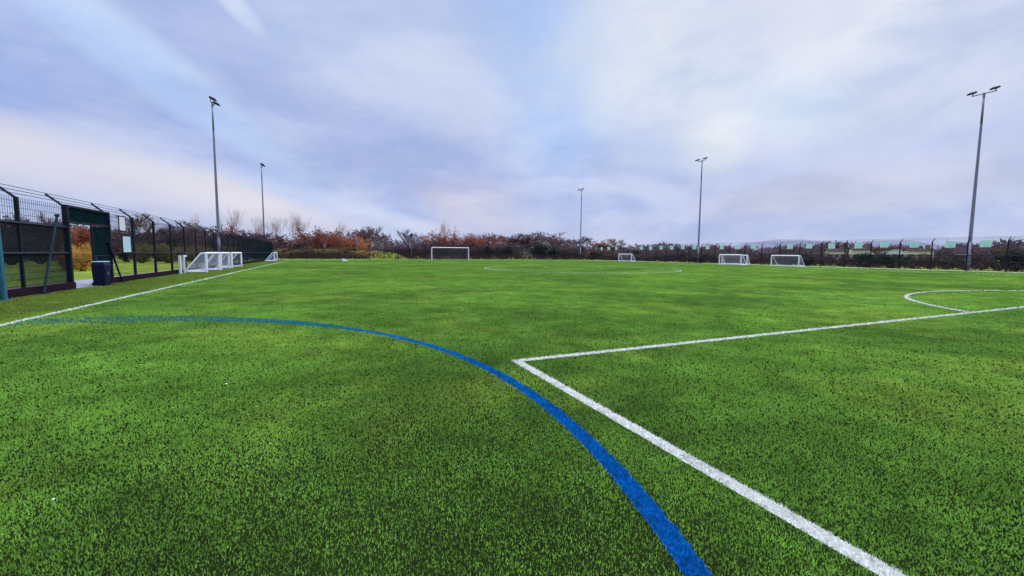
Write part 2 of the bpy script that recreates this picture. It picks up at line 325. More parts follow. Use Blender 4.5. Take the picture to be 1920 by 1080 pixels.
for name, tests, pts, w, col in MK:
    inside = np.zeros(n, bool)
    for t in tests: inside |= t(bx, by)
    inside &= left if False else (cnt.setdefault('used', np.zeros(n, bool)) == False)
    cl = np.zeros((n, 3))
    if col == 'white': chip = .6*hnoise(bx, by, .05, 31)+.4*hnoise(bx, by, .2, 32); cl[:] = np.array([.80,.79,.70])*RNG.uniform(.72, 1.15, (n, 1)); cl *= np.clip(1.45-.75*chip, .6, 1.06)[:,None]; prob = np.where(chip > .72, .6, .99)
    elif col == 'dim': cl[:] = np.array([.42,.48,.22])*RNG.uniform(.7, 1.2, (n, 1)); prob = .55
    elif col == 'faint': cl[:] = np.array([.50,.60,.26])*RNG.uniform(.8, 1.2, (n, 1)); prob = .8
    else:
        wear = np.clip((-21.8-bx)/3.4, 0, 1)
        cl[:] = np.array([.002,.19,.43])*RNG.uniform(.35, 1.45, (n, 1)); cl *= (.55+.9*(.6*hnoise(bx, by, .05, 61)+.4*hnoise(bx, by, .16, 62)))[:,None]; cl += np.clip((by-14.5)/6., 0, 1)[:,None]*np.array([.01,.09,.02]); cl = cl*(1-wear[:,None])+np.array([.05,.25,.22])*wear[:,None]; prob = 1-.62*wear
    isl = inside & (RNG.uniform(0, 1, n) < prob)
    cnt['used'] |= isl; left &= ~isl
    mb = MB(); sm = {'white': whitesheet, 'blue': bluesheet}.get(col, dimsheet)
    if col in ('white', 'blue'):
        for q in pts:
            if col == 'blue': q = [k for k in q if k[0] > -22.3 or k[1] < 10]
            sheet(mb, q, w, .004)
    k = np.nonzero(isl)[0]
    k = np.concatenate([k]*(3 if col == 'white' else 2)); jx = RNG.normal(0, .006, len(k)); jy = RNG.normal(0, .006, len(k))
    me = blade_mesh(name, bx[k]+jx, by[k]+jy, bw[k], bh[k]*1.05, cl[k], [TURF])
    if mb.f:
        o = mb.build(name, sm)
        import bmesh
        bm = bmesh.new(); bm.from_mesh(me); nb = len(bm.faces)
        for f in bm.faces: f.material_index = 1
        bm.from_mesh(o.data); bm.faces.ensure_lookup_table()
        for f in bm.faces[nb:]: f.material_index = 0
        nm = bpy.data.meshes.new(name); bm.to_mesh(nm); bm.free(); nm.materials.append(sm); nm.materials.append(TURF); o.data = nm
    else:
        o = bpy.data.objects.new(name, me); COL.objects.link(o)
    tag(o, kind='structure')
k = np.nonzero(left)[0]
o = bpy.data.objects.new('turf', blade_mesh('turf', bx[k], by[k], bw[k], bh[k], colr[k], [TURF])); COL.objects.link(o)
tag(o, 'short green artificial turf covering the pitch', 'turf', kind='stuff')
pa = MB(); pa.box((-33.1,-14,-.03),(-31.35,140,.012)); pa.box((-31.35,32.3,-.03),(XL+.3,34.05,.012)); tag(pa.build('path', concrete), kind='structure')
pk = MB(); pk.box((XR-1.1,-14,-.03),(XR+.75,YF+.5,.03)); pk.box((XL,YF-.1,-.03),(XR-1.1,YF+.6,.03)); tag(pk.build('gravel_strip', mat('perimeter_gravel', (.42,.38,.25), .95, var=.4, scale=4, bump=.4)), kind='structure')
bk = MB(); c0 = spot(716, 105); nx, ny = 14, 6
for i in range(nx):
    for j in range(ny):
        def q_(a, b): x = -4.5+9*a/nx; y = 6.0*b/ny; return (c0.x+x, YF+5.5+y, -.04+1.4*(.8+.4*random.random())*max(0, math.cos(x/4.5*math.pi/2))**.7*math.sin(min(1, b/ny*1.4)*math.pi/2))
        bk.quad(q_(i, j), q_(i+1, j), q_(i+1, j+1), q_(i, j+1))
tag(bk.build('grass_bank', bpy.data.materials['field_grass'], smooth=True), kind='structure')
def ground_at(u, v): d = ray(u, v); p = CAM+d*(-CAM.z/d.z); return (p.x, p.y, .012)
for (u_, v_, lab) in [(425,722,'tiny white scrap of paper on the turf left of the blue arc'),(101,940,'tiny white scrap of paper on the near left turf')]:
    o = empty('paper_scrap', ground_at(u_, v_), lab, 'litter'); m = MB(); m.quadbox([(-.014,-.01,0),(.012,-.012,.004),(.015,.011,.001),(-.012,.012,.006),(-.014,-.01,.003),(.012,-.012,.008),(.015,.011,.004),(-.012,.012,.009)]); m.build('paper', white, o); o.scale = (.4, .4, .5) if u_ < 200 else (.7, .7, .8)
o = empty('marker_wedge', ground_at(647, 489.8), 'small white wedge lying on the far turf left of the full-size goal', 'marker', rz=.4)
m = MB(); m.quadbox([(-.45,-.2,0),(.45,-.2,0),(.45,.2,0),(-.45,.2,0),(-.42,-.17,.42),(-.05,-.17,.34),(-.05,.17,.34),(-.42,.17,.42)]); m.build('wedge', white, o, bevel=.02); m = MB(); m.box((-.30,-.03,.402),(-.18,.03,.45)); m.build('handle', darkgreen, o)
# ------------------------------------------------------------------ fences
def panel(p0, p1, z0, z1, sp, w, hs):
    m = MB(); p0 = Vector(p0); p1 = Vector(p1); n = max(2, int((p1-p0).length/sp))
    for i in range(n+1):
        q = p0.lerp(p1, (i+.5)/(n+1)); m.bar((q.x,q.y,z0), (q.x,q.y,z1), w)
    z = z0+.04
    while z < z1: m.bar((p0.x,p0.y,z), (p1.x,p1.y,z), w); z += hs
    return m
def fence(name, label, pts, outv, top, split, skip=(), kerb=None, sp=.1, w=.0085, low=.05, crank=.45, group=None, postw=.045, raise_=.4, low2=None, full=None):
    f = empty(name, (*pts[0], 0), label, 'fence', group); o0 = Vector((*pts[0], 0)); ov = Vector(outv)
    for i, p in enumerate(pts):
        m = MB(); q = Vector((*p, 0))-o0; m.box((q.x-postw, q.y-postw, 0), (q.x+postw, q.y+postw, top))
        a = q+Vector((0,0,top-.03)); b = a+Vector((ov.x*crank, ov.y*crank, raise_)); m.tube(a, b, postw*.8, n=6)
        m.build('post', darkgreen, f)
    for i, (a, b) in enumerate(zip(pts, pts[1:])):
        if i in skip: continue
        A = Vector((*a, 0))-o0; B = Vector((*b, 0))-o0; t = (B-A).normalized()*postw; A += t; B -= t
        dense = full is None or i < full; m = panel(A, B, .06, split, low if dense else low2, w if dense else w*.7, .2 if dense else .3); 
        m2 = panel(A, B, split+.03, top, sp*1.1, min(w, .010)*.8, .2); m.v, n0 = m.v+m2.v, len(m.v); m.f += [tuple(n0+k for k in ff) for ff in m2.f]; m.m += m2.m
        m.build('mesh_panel', wire, f)
    seg_ = [(i, Vector((*a, 0))-o0, Vector((*b, 0))-o0) for i, (a, b) in enumerate(zip(pts, pts[1:]))]; off = ov*(postw+.012)*-1
    for k in (.33, .66, 1.0):
        c0 = Vector((ov.x*crank*k, ov.y*crank*k, top+raise_*k)); m = MB(); m.bar(seg_[0][1]+c0, seg_[-1][2]+c0, .014); m.build('top_wire', darkgreen, f)
    for z in (split, split*.585):
        runs = [seg_] if not skip else [[q for q in seg_ if q[0] < skip[0]], [q for q in seg_ if q[0] > skip[0]]]
        for j, rn in enumerate(runs):
            if j == 1 and z == split: continue
            m = MB(); v = Vector((0,0,z)); m.bar(rn[0][1]+off+v, rn[-1][2]+off+v, .075 if j == 0 and skip else .05); m.build('rail', darkgreen, f)
    if kerb:
        m = MB()
        for y0, y1 in kerb: m.box((.05-.0, y0-o0.y, -.02), (.17, y1-o0.y, .26))
        m.build('kick_board', timber, f, bevel=.01)
    return f
yl = [12.2, 14.9, 17.7, 20.6, 23.5, 26.6, 29.6, 32.15, 35.35, 38.05]; yl += list(np.arange(40.8, YF-1, 2.72)); yl.append(YF)
gi = yl.index(32.15)
LF = fence('mesh_fence', 'dark green mesh fence with outward cranked posts along the left touchline', [(XL, y) for y in yl], (-1,0,0), 3.05, 2.25, skip=(gi,), kerb=[(11, 32.2), (34.05, YF)], low=.05, w=.0128, low2=.12, full=gi)
xf = list(np.linspace(XL+2.72, XR-2.72, 24))
fence('mesh_fence', 'dark mesh fence running behind the full-size goal at the far end', [(x, YF) for x in xf], (0,1,0), 3.05, 2.1, low=.1, w=.012)
yr = list(30.5+2.75*np.arange(-6, 25))
RF = fence('mesh_fence', 'thin mesh fence with pale mint boards along the right side', [(XR, y+1.375) for y in yr], (1,0,0), 3.1, 1.6, low=.12, w=.010, sp=.14, raise_=.34)
# gate frame with overhead netting and half-open leaf in the left fence
gt = empty('gate', (XL+.03, 32.15, 0), 'dark netted gateway with one leaf open in the left fence', 'gate')
m = MB()
for y in (.0, 3.2): m.box((-.06, y-.06, 0), (.09, y+.06, 3.08))
m.box((-.05,.06,3.0),(.07,3.14,3.08)); m.box((-.05,.06,2.42),(.07,3.14,2.50)); m.build('gate_frame', darkgreen, gt, bevel=.006)
m = panel((0,.065,0),(0,3.135,0), 2.505, 2.995, .035, .0155, .035); m.build('overhead_panel', netdark, gt)
lf = panel((.024,1.76,0),(.024,3.1,0), .1, 2.40, .035, .0165, .035); lo_ = lf.build('gate_leaf', netdark, gt)
m = MB(); m.tube((.024,1.74,.08),(.024,1.74,2.42),.04); m.tube((.024,1.78,1.2),(.024,3.08,1.2),.025); m.tube((.024,1.78,.12),(.024,3.08,.12),.025); m.build('leaf_frame', darkgreen, lo_)
m = MB(); m.box((.06,1.76,1.0),(.1,1.84,1.16)); m.tube((.1,1.78,1.08),(.16,1.78,1.08),.012); m.build('latch', tealgrey, lo_)
def brace(label, a, b, r, mt, group=None):
    o = empty('fence_brace', b, label, 'brace', group); a = Vector(a)-Vector(b)
    m = MB(); m.tube((0,0,.02), a, r, n=10); m.build('strut', mt, o); m = MB(); m.box((-.12,-.12,0),(.12,.12,.02)); m.build('foot_plate', mt, o)
    m = MB(); m.tube(a-Vector((.05,0,0)), a+Vector((.05,0,.0)), r*1.5, n=8); m.build('top_clamp', mt, o); return o
brace('grey green sloping strut leaning on the fence left of the gateway', onx(107,404,XL+.12), Vector((XL+.25, onx(81,537,XL+.25).y, .02)), .036, tealgrey)
brace('dark sloping strut between the gateway and the two notice boards', onx(203,455,XL+.12), Vector((XL+.25, onx(229,520,XL+.25).y, .02)), .035, darkgreen)
tp = empty('teal_post', (XL+.3, onx(4,545,XL+.3).y, 0), 'thick teal leaning post at the extreme left of the fence', 'post')
a = onx(-12,380,XL+.3)-Vector(tp.location); b_ = Vector((0, .05, 0)); m = MB(); m.tube(b_, a, .07, .065, n=12); m.build('shaft', teal, tp, smooth=False); m = MB(); m.box((-.13,-.1,0),(.13,.2,.03)); m.build('base_plate', teal, tp)
m = MB(); m.tube(a, a+Vector((0,0,.03)), .08, n=12); m.build('cap', teal, tp)
# notice boards on the left fence
def board(name, label, y0, y1, z0, z1, face, fr, x=XL+.07):
    o = empty(name, (x, (y0+y1)/2, z0), label, 'sign'); h = (y1-y0)/2; H = z1-z0
    m = MB(); m.box((0,-h,0),(.018,h,H)); m.build('board', face, o)
    m = MB(); t = .035
    m.box((-.005,-h-t,-t),(.028,h+t,-.002)); m.box((-.005,-h-t,H+.002),(.028,h+t,H+t)); m.box((-.005,-h-t,-.002),(.028,-h-.002,H+.002)); m.box((-.005,h+.002,-.002),(.028,h+t,H+.002)); m.build('frame', fr, o)
    m = MB(); m.box((-.02,-h*.6,H*.3),(-.001,-h*.5,H*.7)); m.box((-.02,h*.5,H*.3),(-.001,h*.6,H*.7)); m.build('fixing_clip', fr, o); return o
board('notice_board', 'smaller off white notice board high up beside the gateway', 36.35, 36.98, 2.36, 2.98, palewhite, timber)
board('notice_board', 'pale blue notice board hung lower on the left fence', 36.6, 37.45, 1.36, 2.1, paleblue, tealgrey)
# bin
bn = empty('litter_bin', (XL+.32, onx(190,505,XL+.32).y, 0), 'dark navy litter bin standing just inside the gateway', 'bin')
m = MB(); m.quadbox([(-.29,-.36,.03),(.29,-.36,.03),(.29,.36,.03),(-.29,.36,.03),(-.34,-.42,.82),(.34,-.42,.82),(.34,.42,.82),(-.34,.42,.82)]); m.build('body', navy, bn, bevel=.03)
m = MB(); m.quadbox([(-.37,-.45,.822),(.37,-.45,.822),(.37,.45,.822),(-.37,.45,.822),(-.30,-.38,1.0),(.30,-.38,1.0),(.30,.38,1.0),(-.30,.38,1.0)]); l_ = m.build('lid', navy, bn, bevel=.03)
m = MB(); m.box((-.31,-.40,1.002),(.31,.40,1.035)); m.build('lid_top', paleblue, l_, bevel=.01)
m = MB(); m.box((.325,-.07,.45),(.338,.07,.6)); m.build('emblem', mat('blue_emblem', (.06,.12,.32), .5), bn)
m = MB(); m.tube((-.31,-.30,.09),(-.31,-.24,.09),.09,n=14); m.build('wheel', darkfit, bn); m = MB(); m.tube((-.31,.24,.09),(-.31,.30,.09),.09,n=14); m.build('wheel', darkfit, bn)
for ch in bn.children: pass
bn.scale = (.62, .68, .96)
# ------------------------------------------------------------------ floodlights
def floodlight(x, y, face, label):
    H = 18.0; o = empty('floodlight_mast', (x, y, 0), label, 'floodlight', 'floodlight masts round the pitch', face)
    m = MB(); 
    for k in range(6): m.tube((0,0,H*k/6),(0,0,H*(k+1)/6), .17-.015*k, .17-.015*(k+1), n=12, caps=(k in (0, 5)))
    m.build('mast', galv, o, smooth=True)
    m = MB(); m.box((-.14,-.17,.6),(.185,.17,1.3)); m.build('access_door', galv, o)
    m = MB(); m.box((-.25,-.25,0),(.25,.25,.04)); m.build('base_plate', galv, o)
    m = MB(); m.box((-.04,-.9,H-.02),(.04,.9,H+.06)); m.tube((0,0,H-.4),(0,0,H+.1),.1,n=10); m.build('cross_arm', galv, o, bevel=.01)
    for s in (-1, 1):
        lamp = MB(); c = Vector((.26, s*.82, H+.26)); t = R(22)
        def T(x_, y_, z_): return c+Vector((x_*math.cos(t)+z_*math.sin(t), y_, -x_*math.sin(t)+z_*math.cos(t)))
        lamp.quadbox([T(-.36,-.31,-.07),T(.36,-.31,-.07),T(.36,.31,-.07),T(-.36,.31,-.07),T(-.30,-.25,.1),T(.28,-.25,.08),T(.28,.25,.08),T(-.30,.25,.1)])
        lo2 = lamp.build('lamp_head', darkfit, o, bevel=.02)
        gl = MB(); gl.quadbox([T(-.31,-.26,-.085),T(.31,-.26,-.085),T(.31,.26,-.085),T(-.31,.26,-.085),T(-.31,-.26,-.072),T(.31,-.26,-.072),T(.31,.26,-.072),T(-.31,.26,-.072)]); gl.build('lens', glass, lo2)
        br = MB(); br.tube((0, s*.82, H+.04), T(-.2,0,-.05), .04); br.build('bracket', galv, lo2)
    return o
FL = floodlight(39.23, 32.52, math.pi, 'tall floodlight mast at far right standing behind the board-lined fence')
for (x, y, rz, lab) in [(38.7, 67.15, math.pi, 'floodlight mast behind the right fence left of the small goals'), (39.0, 105.9, math.pi, 'slim distant floodlight mast at the far right corner'),
                        (-33.71, 69.7, 0, 'tall floodlight mast rising behind the row of small goals'), (-33.5, 107.4, 0, 'smaller floodlight mast near the far left corner')]:
    dup(FL, (x, y, 0), rz, lab)
# ------------------------------------------------------------------ goals
def net_grid(m, P00, P10, P11, P01, n, k, w):
    P00, P10, P11, P01 = map(Vector, (P00, P10, P11, P01))
    for i in range(n+1):
        t = i/n; m.bar(P00.lerp(P10, t), P01.lerp(P11, t), w)
    for j in range(k+1):
        t = j/k; m.bar(P00.lerp(P01, t), P10.lerp(P11, t), w)
def small_goal(loc, rz, label, w=3.6, h=1.30, db=1.2, dt=.28, r=.075):
    # faces local +x; depth runs to -x
    o = empty('small_goal', loc, label, 'goal', 'small white portable goals', rz); H = w/2
    m = MB(); m.path([(0,-H,0),(0,-H,h),(0,H,h),(0,H,0)], r, 10); m.build('goal_frame', white, o)
    for s in (-1, 1):
        m = MB(); m.path([(-.03,s*H,h),(-dt,s*H,h-.02),(-db,s*H,.07)], r*.7, 8); m.tube((-db,s*H,.07),(-.06,s*H,.07), r, n=8); m.build('side_frame', white, o)
    m = MB(); m.box((-db-.1,-H,.0),(-db+.1,H,.15)); m.build('base_bar', white, o, bevel=.03)
    m = MB(); g_ = .14; q = .0075
    net_grid(m, (-db,-H,.12),(-db,H,.12),(-dt,H,h-.04),(-dt,-H,h-.04), int(w/g_), 12, q)
    net_grid(m, (-dt,-H,h-.04),(-dt,H,h-.04),(0,H,h-.02),(0,-H,h-.02), int(w/g_), 3, q)
    for s in (-1, 1): net_grid(m, (-db,s*H,.1),(-.05,s*H,.1),(-.05,s*H,h-.05),(-dt,s*H,h-.05), 11, 11, q)
    m.build('net', netwhite, o); return o
GX = -29.8
g0 = small_goal((GX, 47.4, 0), 0, 'nearest of three small white goals lined up inside the left fence')
dup(g0, (GX-.08, 51.7, 0), R(2), 'middle one of the three small white goals inside the left fence'); dup(g0, (GX+.05, 55.8, 0), R(-2), 'third and farthest of the small white goals lined up inside left fence')
dup(g0, (-29.6, 86.2, 0), 0, 'lone small white goal at the far end of the left fence')
dup(g0, (32.3, 47.3, 0), math.pi, 'small white goal on the right, nearest the tall right mast', (1.05,1,1.1))
dup(g0, (31.6, 54.9, 0), math.pi, 'small white goal on the right with another goal half hidden behind', (1.05,1,1.15))
dup(g0, (35.2, 57.0, 0), R(200), 'small white goal half hidden behind the right-hand pair', (1.05,1,1.1))
dup(g0, (33.2, 80.5, 0), R(185), 'distant small white goal near the far right corner', (1,1,1.15))
fg = empty('football_goal', (0, PL, 0), 'full-size white football goal at the far end of the pitch', 'goal')
m = MB(); m.path([(-3.72,0,0),(-3.72,0,2.5),(3.72,0,2.5),(3.72,0,0)], .085, 12); m.build('goal_frame', white, fg)
for s in (-1, 1):
    m = MB(); m.path([(s*3.72,.05,2.45),(s*3.72,1.0,2.2),(s*3.72,1.9,.05)], .025, 8); m.tube((s*3.72,1.9,.04),(s*3.72,.06,.04),.03); m.build('net_support', galv, fg)
m = MB(); net_grid(m, (-3.7,1.9,.04),(3.7,1.9,.04),(3.7,1.0,2.2),(-3.7,1.0,2.2), 48, 14, .009); net_grid(m, (-3.7,1.0,2.2),(3.7,1.0,2.2),(3.7,.06,2.47),(-3.7,.06,2.47), 48, 6, .009)
for s in (-1, 1): net_grid(m, (s*3.72,1.9,.04),(s*3.72,.06,.04),(s*3.72,.06,2.45),(s*3.72,1.0,2.2), 11, 14, .009)
m.build('net', mat('grey_net_cord', (.14,.13,.16), .9), fg)
# white frame standing on end by the left fence
wf = empty('folded_frame', (XL+.28, 43.9, 0), 'white upright folded goal frame propped against the left fence', 'frame')
m = MB(); m.box((0,-.24,0),(.1,.02,1.15)); m.build('upright', palewhite, wf, bevel=.02); m = MB(); m.box((0,.62,0),(.09,.80,1.17)); m.build('upright', palewhite, wf, bevel=.02); m = MB(); m.box((.01,.80,1.05),(.08,1.25,1.17)); m.build('top_rail', palewhite, wf, bevel=.02)
# mint boards along the right fence
mb_group = 'pale mint boards along the right fence'
def mint_board(y, label):
    o = empty('fence_board', (XR-.06, y, 2.42), label, 'board', mb_group)
    m = MB(); m.box((-.02,-.40,0),(0,.40,.68)); m.build('board', mint, o)
    m = MB(); m.box((-.026,-.18,.14),(-.0215,.14,.52)); m.build('print', mintdark, o)
    m = MB(); m.box((.001,-.36,.3),(.04,-.30,.42)); m.box((.001,.30,.3),(.04,.36,.42)); m.build('fixing_clip', darkgreen, o); return o
mbL = {0: 'mint board on the right fence, first one right of the tall mast', 1: 'mint board on the right fence, first one left of the tall mast', 2: 'mint board on the right fence, second one left of the tall mast'}
b0 = None
for k in range(24):
    y = 30.54+2.75*k+random.uniform(-.12, .12)
    lab = mbL.get(k, 'small pale mint board in the receding row on the right fence')
    if k > 2 and random.random() < .08: continue
    if b0 is None: b0 = mint_board(y, lab)
    else:
        r_ = dup(b0, (XR-.06, y, 2.42+random.uniform(-.05,.05)), random.uniform(-.04,.04), lab)
# ------------------------------------------------------------------ vegetation
def rnd_dir(d, spread):
    v = Vector((random.gauss(0,1), random.gauss(0,1), random.gauss(0,1))).normalized(); return (d+v*spread).normalized()
def ribbon(m, a, b, w, mi):
    d = (b-a); s = d.cross(Vector((random.uniform(-1,1), random.uniform(-1,1), random.uniform(-.3,.3)))).normalized()*(w/2); m.tri(a-s, a+s, b, mi)
def grow(m, tw, p, d, ln, r, lev, up_, spread, nk, tw_w):
    q = p+d*ln
    if lev <= 1: 
        ribbon(tw, p, q, tw_w*1.6, 0)
        for _ in range(nk):
            s = p.lerp(q, random.uniform(.15, 1)); e = s+rnd_dir((d+Vector((0,0,up_))).normalized(), spread*.9)*ln*random.uniform(.4, .9); ribbon(tw, s, e, tw_w, 0)
        return
    m.tube(p, q, r, r*.6, n=5, caps=False)
    n = random.randint(3, 5) if lev > 2 else random.randint(4, 6)
    for i in range(n):
        s = p.lerp(q, random.uniform(.45, 1) if i else 1.0); grow(m, tw, s, rnd_dir((d+Vector((0,0,up_))).normalized(), spread), ln*random.uniform(.55, .85), r*.5, lev-1, up_, spread, nk, tw_w)
def norm_mesh(parts, H, Wd):
    xs = [abs(c) for mb in parts for v in mb.v for c in v[:2]]; zs = [v[2] for mb in parts for v in mb.v]
    sx = Wd/2/sorted(xs)[int(len(xs)*.985)]; sz = H/max(zs)
    for mb in parts: mb.v = [(v[0]*sx, v[1]*sx, v[2]*sz) for v in mb.v]
PROTO = {}
def proto(kind, seed):           # unit plants: 1 m high, 1 m across
    random.seed(seed); br, cr = MB(), MB(); Z = Vector((0,0,1)); bm_ = bark
    if kind == 'bare':
        grow(br, cr, Vector((0,0,0)), Z, 2.2, .13, 5, .38, .52, 14, .024)
    elif kind == 'poplar':
        bm_ = palebark
        for i in range(3): grow(br, cr, Vector((random.uniform(-.3,.3), random.uniform(-.3,.3), 0)), rnd_dir(Z, .12), random.uniform(2.6, 3.4), .05, 4, 1.1, .42, 5, .011)
    elif kind in ('shrub', 'bracken', 'evergreen', 'bush'):
        nst = 16
        for i in range(nst):
            a = random.uniform(0, 6.28); t = random.uniform(.05, .8); d = Vector((math.cos(a)*t, math.sin(a)*t, 1)).normalized(); ln = random.uniform(1.8, 3.0)*(1-.25*t)
            p = Vector((math.cos(a)*.2*random.random(), math.sin(a)*.2*random.random(), 0)); q = p+d*ln; br.tube(p, q, .04, .012, n=5, caps=False)
            for k in range(46 if kind == 'shrub' else 20):
                s = p.lerp(q, random.uniform(.08, 1)); e = s+rnd_dir((d+Z*.2).normalized(), .9)*random.uniform(.3, .9); ribbon(cr, s, e, .03, 0)
                if kind == 'shrub':
                    for _ in range(2): f = s.lerp(e, random.random()); ribbon(cr, f, f+rnd_dir(d, 1.2)*random.uniform(.15,.4), .035, 0)
                nl = {'shrub': 1, 'bracken': 9, 'evergreen': 16, 'bush': 11}[kind]
                for _ in range(nl):
                    c_ = s.lerp(e, random.random())+Vector((random.gauss(0,.12), random.gauss(0,.12), random.gauss(0,.10)))
                    if c_.z < .02: c_.z = random.uniform(.02,.3)
                    u_ = rnd_dir(Z, 2)*random.uniform(.05,.10); v_ = u_.cross(rnd_dir(Z, 2)).normalized()*random.uniform(.03,.07); cr.quad(c_-u_, c_-v_, c_+u_, c_+v_, 0)
    norm_mesh([br, cr], 1, 1)
    isT = kind in ('bare', 'shrub', 'poplar')
    return br.mesh('trunk', bm_), cr.mesh('crown', twig if isT else leaf)
KINDS = {'bare': 4, 'poplar': 2, 'shrub': 3, 'bracken': 2, 'evergreen': 2, 'bush': 2}
for k, n_ in KINDS.items(): PROTO[k] = [proto(k, 100+7*i+len(k)*31) for i in range(n_)]
random.seed(77)
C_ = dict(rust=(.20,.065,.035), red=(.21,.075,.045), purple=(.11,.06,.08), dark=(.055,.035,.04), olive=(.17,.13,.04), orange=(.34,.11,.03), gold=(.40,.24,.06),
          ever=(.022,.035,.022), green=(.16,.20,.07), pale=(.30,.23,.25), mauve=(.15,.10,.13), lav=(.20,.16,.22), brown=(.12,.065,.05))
NAME = {'bare': 'bare_tree', 'poplar': 'slender_tree', 'shrub': 'shrub', 'bracken': 'shrub', 'evergreen': 'evergreen_bush', 'bush': 'bush'}
def plant(kind, px, top, dist, wpx, col, label, group=None):
    loc = spot(px, dist); H = height(px, top, dist)*random.uniform(.97, 1.03); wd = wide(px, dist, wpx)
    br, cr = random.choice(PROTO[kind]); o = empty(NAME[kind], loc, label, {'bare': 'tree', 'poplar': 'tree', 'shrub': 'shrub', 'bracken': 'shrub', 'evergreen': 'bush', 'bush': 'bush'}[kind], group, random.uniform(0, 6.28)); o.scale = (wd, wd, H)
    for nm, me in (('trunk', br), ('crown', cr)):
        c_ = bpy.data.objects.new(nm, me); COL.objects.link(c_); c_.parent = o
        k = random.uniform(.85, 1.15); c_.color = (*[min(.8, v*k*1.35) for v in C_[col]], 1)
    return o
# beyond the left fence
plant('bracken', 148, 415, 46, 110, 'rust', 'rust red leafy shrub seen through the open gateway'); plant('bracken', 152, 452, 42, 84, 'gold', 'golden orange low shrub at the foot of rust shrub in the gateway'); plant('bracken', 125, 462, 43.5, 60, 'orange', 'orange low shrub just left of golden shrub beyond the gateway')
for px, top, w, col, lab in [(-40,402,150,'dark','dark bare tree at the extreme left beyond the fence'), (40,398,120,'purple','dark purple bare tree behind the leftmost fence panel'), (92,392,110,'mauve','mauve bare tree rising beyond the fence left of the gateway'),
     (270,398,110,'brown','brown bare tree right behind the two notice boards'), (330,415,90,'purple','purple bare tree behind the white folded frame')]: plant('bare', px, top, 75, w, col, lab)
for px, top, w, col, d_ in [(-90,425,140,'dark',70),(20,430,110,'dark',62),(75,428,100,'dark',66),(118,428,90,'purple',72),(195,420,90,'purple',70),(235,425,80,'dark',74),(300,428,90,'dark',76),(350,430,90,'purple',80),(395,430,80,'dark',84),(440,434,70,'purple',90),(480,440,60,'dark',95)]:
    plant('shrub', px, top, d_, w, col, 'dark twiggy shrub in the hedgerow beyond the left fence', 'dark hedgerow shrubs beyond the left fence')
for px, top, w in [(265,452,70),(315,453,60),(365,455,60),(410,456,60)]: plant('bracken', px, top, 66, w, 'olive', 'low olive bush in front of dark hedgerow beyond left fence', 'low olive bushes beyond the left fence')
plant('bracken', 428, 415, 92, 70, 'rust', 'rust brown rounded shrub just right of the tall left mast'); plant('shrub', 375, 415, 96, 60, 'brown', 'brown shrub just left of the tall left mast'); plant('shrub', 478, 425, 108, 60, 'red', 'reddish shrub beside the smaller left mast')
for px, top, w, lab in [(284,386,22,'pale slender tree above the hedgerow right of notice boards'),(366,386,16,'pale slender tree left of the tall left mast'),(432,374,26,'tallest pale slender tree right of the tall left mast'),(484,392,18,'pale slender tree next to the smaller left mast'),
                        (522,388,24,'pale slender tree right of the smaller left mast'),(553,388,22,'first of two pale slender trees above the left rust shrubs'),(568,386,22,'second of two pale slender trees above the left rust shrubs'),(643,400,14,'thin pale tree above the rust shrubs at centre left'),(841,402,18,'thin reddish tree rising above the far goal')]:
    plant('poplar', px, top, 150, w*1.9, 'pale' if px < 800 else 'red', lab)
for px in range(-70, 500, 38):
    plant('bare', px, 404+(px+70)*.05+random.uniform(-5, 6), random.uniform(80, 98), random.uniform(80, 120), random.choice(['purple','mauve','brown','dark']), 'purple brown bare tree in the belt beyond the left fence', 'bare tree belt beyond the left fence')
# behind the far fence
far = [('bracken',545,436,118,90,'brown','brown leafy shrub right of the far left corner'),('bracken',590,424,122,90,'rust','large rust shrub left of the pale birch stems'),('bracken',636,437,120,64,'rust','orange brown rounded shrub left of the thin bare trees'),('bracken',665,440,120,60,'orange','orange shrub standing left of the grassy gap'),
 ('bare',618,424,170,46,'mauve','mauve bare tree far behind the rust shrubs'),('bare',690,421,150,60,'purple','purple bare tree left of the gap in the trees'),('bare',715,430,155,56,'mauve','smaller mauve bare tree right of the purple one'),
 ('bare',765,428,190,40,'dark','dark round bare tree left of the far goal'),('bare',782,434,185,44,'lav','pale lavender bare tree left of the far goal'),('shrub',820,430,125,70,'red','red brown shrub above the left post of the far goal'),('shrub',852,427,128,70,'red','tall red brown shrub behind the far goal'),
 ('shrub',895,434,126,80,'red','red brown shrub right of the far goal'),('bush',970,466,112,28,'green','pale green round bush at the edge of far dark trees'),('evergreen',1012,452,113,60,'ever','dark evergreen bush right of the pale green bush'),('evergreen',1085,461,118,36,'ever','dark evergreen bush at the foot of the far right mast'),
 ('bracken',1062,455,116,50,'brown','brown shrub between the two dark evergreen bushes'),('evergreen',1192,467,112,36,'ever','dark bush right of the distant small goal')]
for px, top, w, col in [(530,466,56,'olive'),(575,462,70,'brown'),(612,464,60,'olive'),(648,460,64,'olive'),(682,468,50,'gold')]:
    plant('bracken', px, top, 104+random.uniform(-1, 3), w*1.2, col, 'low olive brown bush along the far fence left of the goal', 'low bushes along the far fence')
for k, px, top, d_, w, col, lab in far: plant(k, px, top, d_, w, col, lab)
for px, top, w, col in [(915,436,60,'red'),(945,435,60,'purple'),(975,436,64,'purple'),(1005,434,64,'purple'),(1035,436,60,'purple'),(1065,440,60,'mauve'),(1095,442,54,'purple'),(1125,446,50,'red'),(1150,447,44,'brown'),(880,438,60,'red')]:
    plant('bare', px, top, 150, w*1.3, col, 'purple brown bare tree in the wood right of far goal', 'bare trees of the wood right of the far goal')
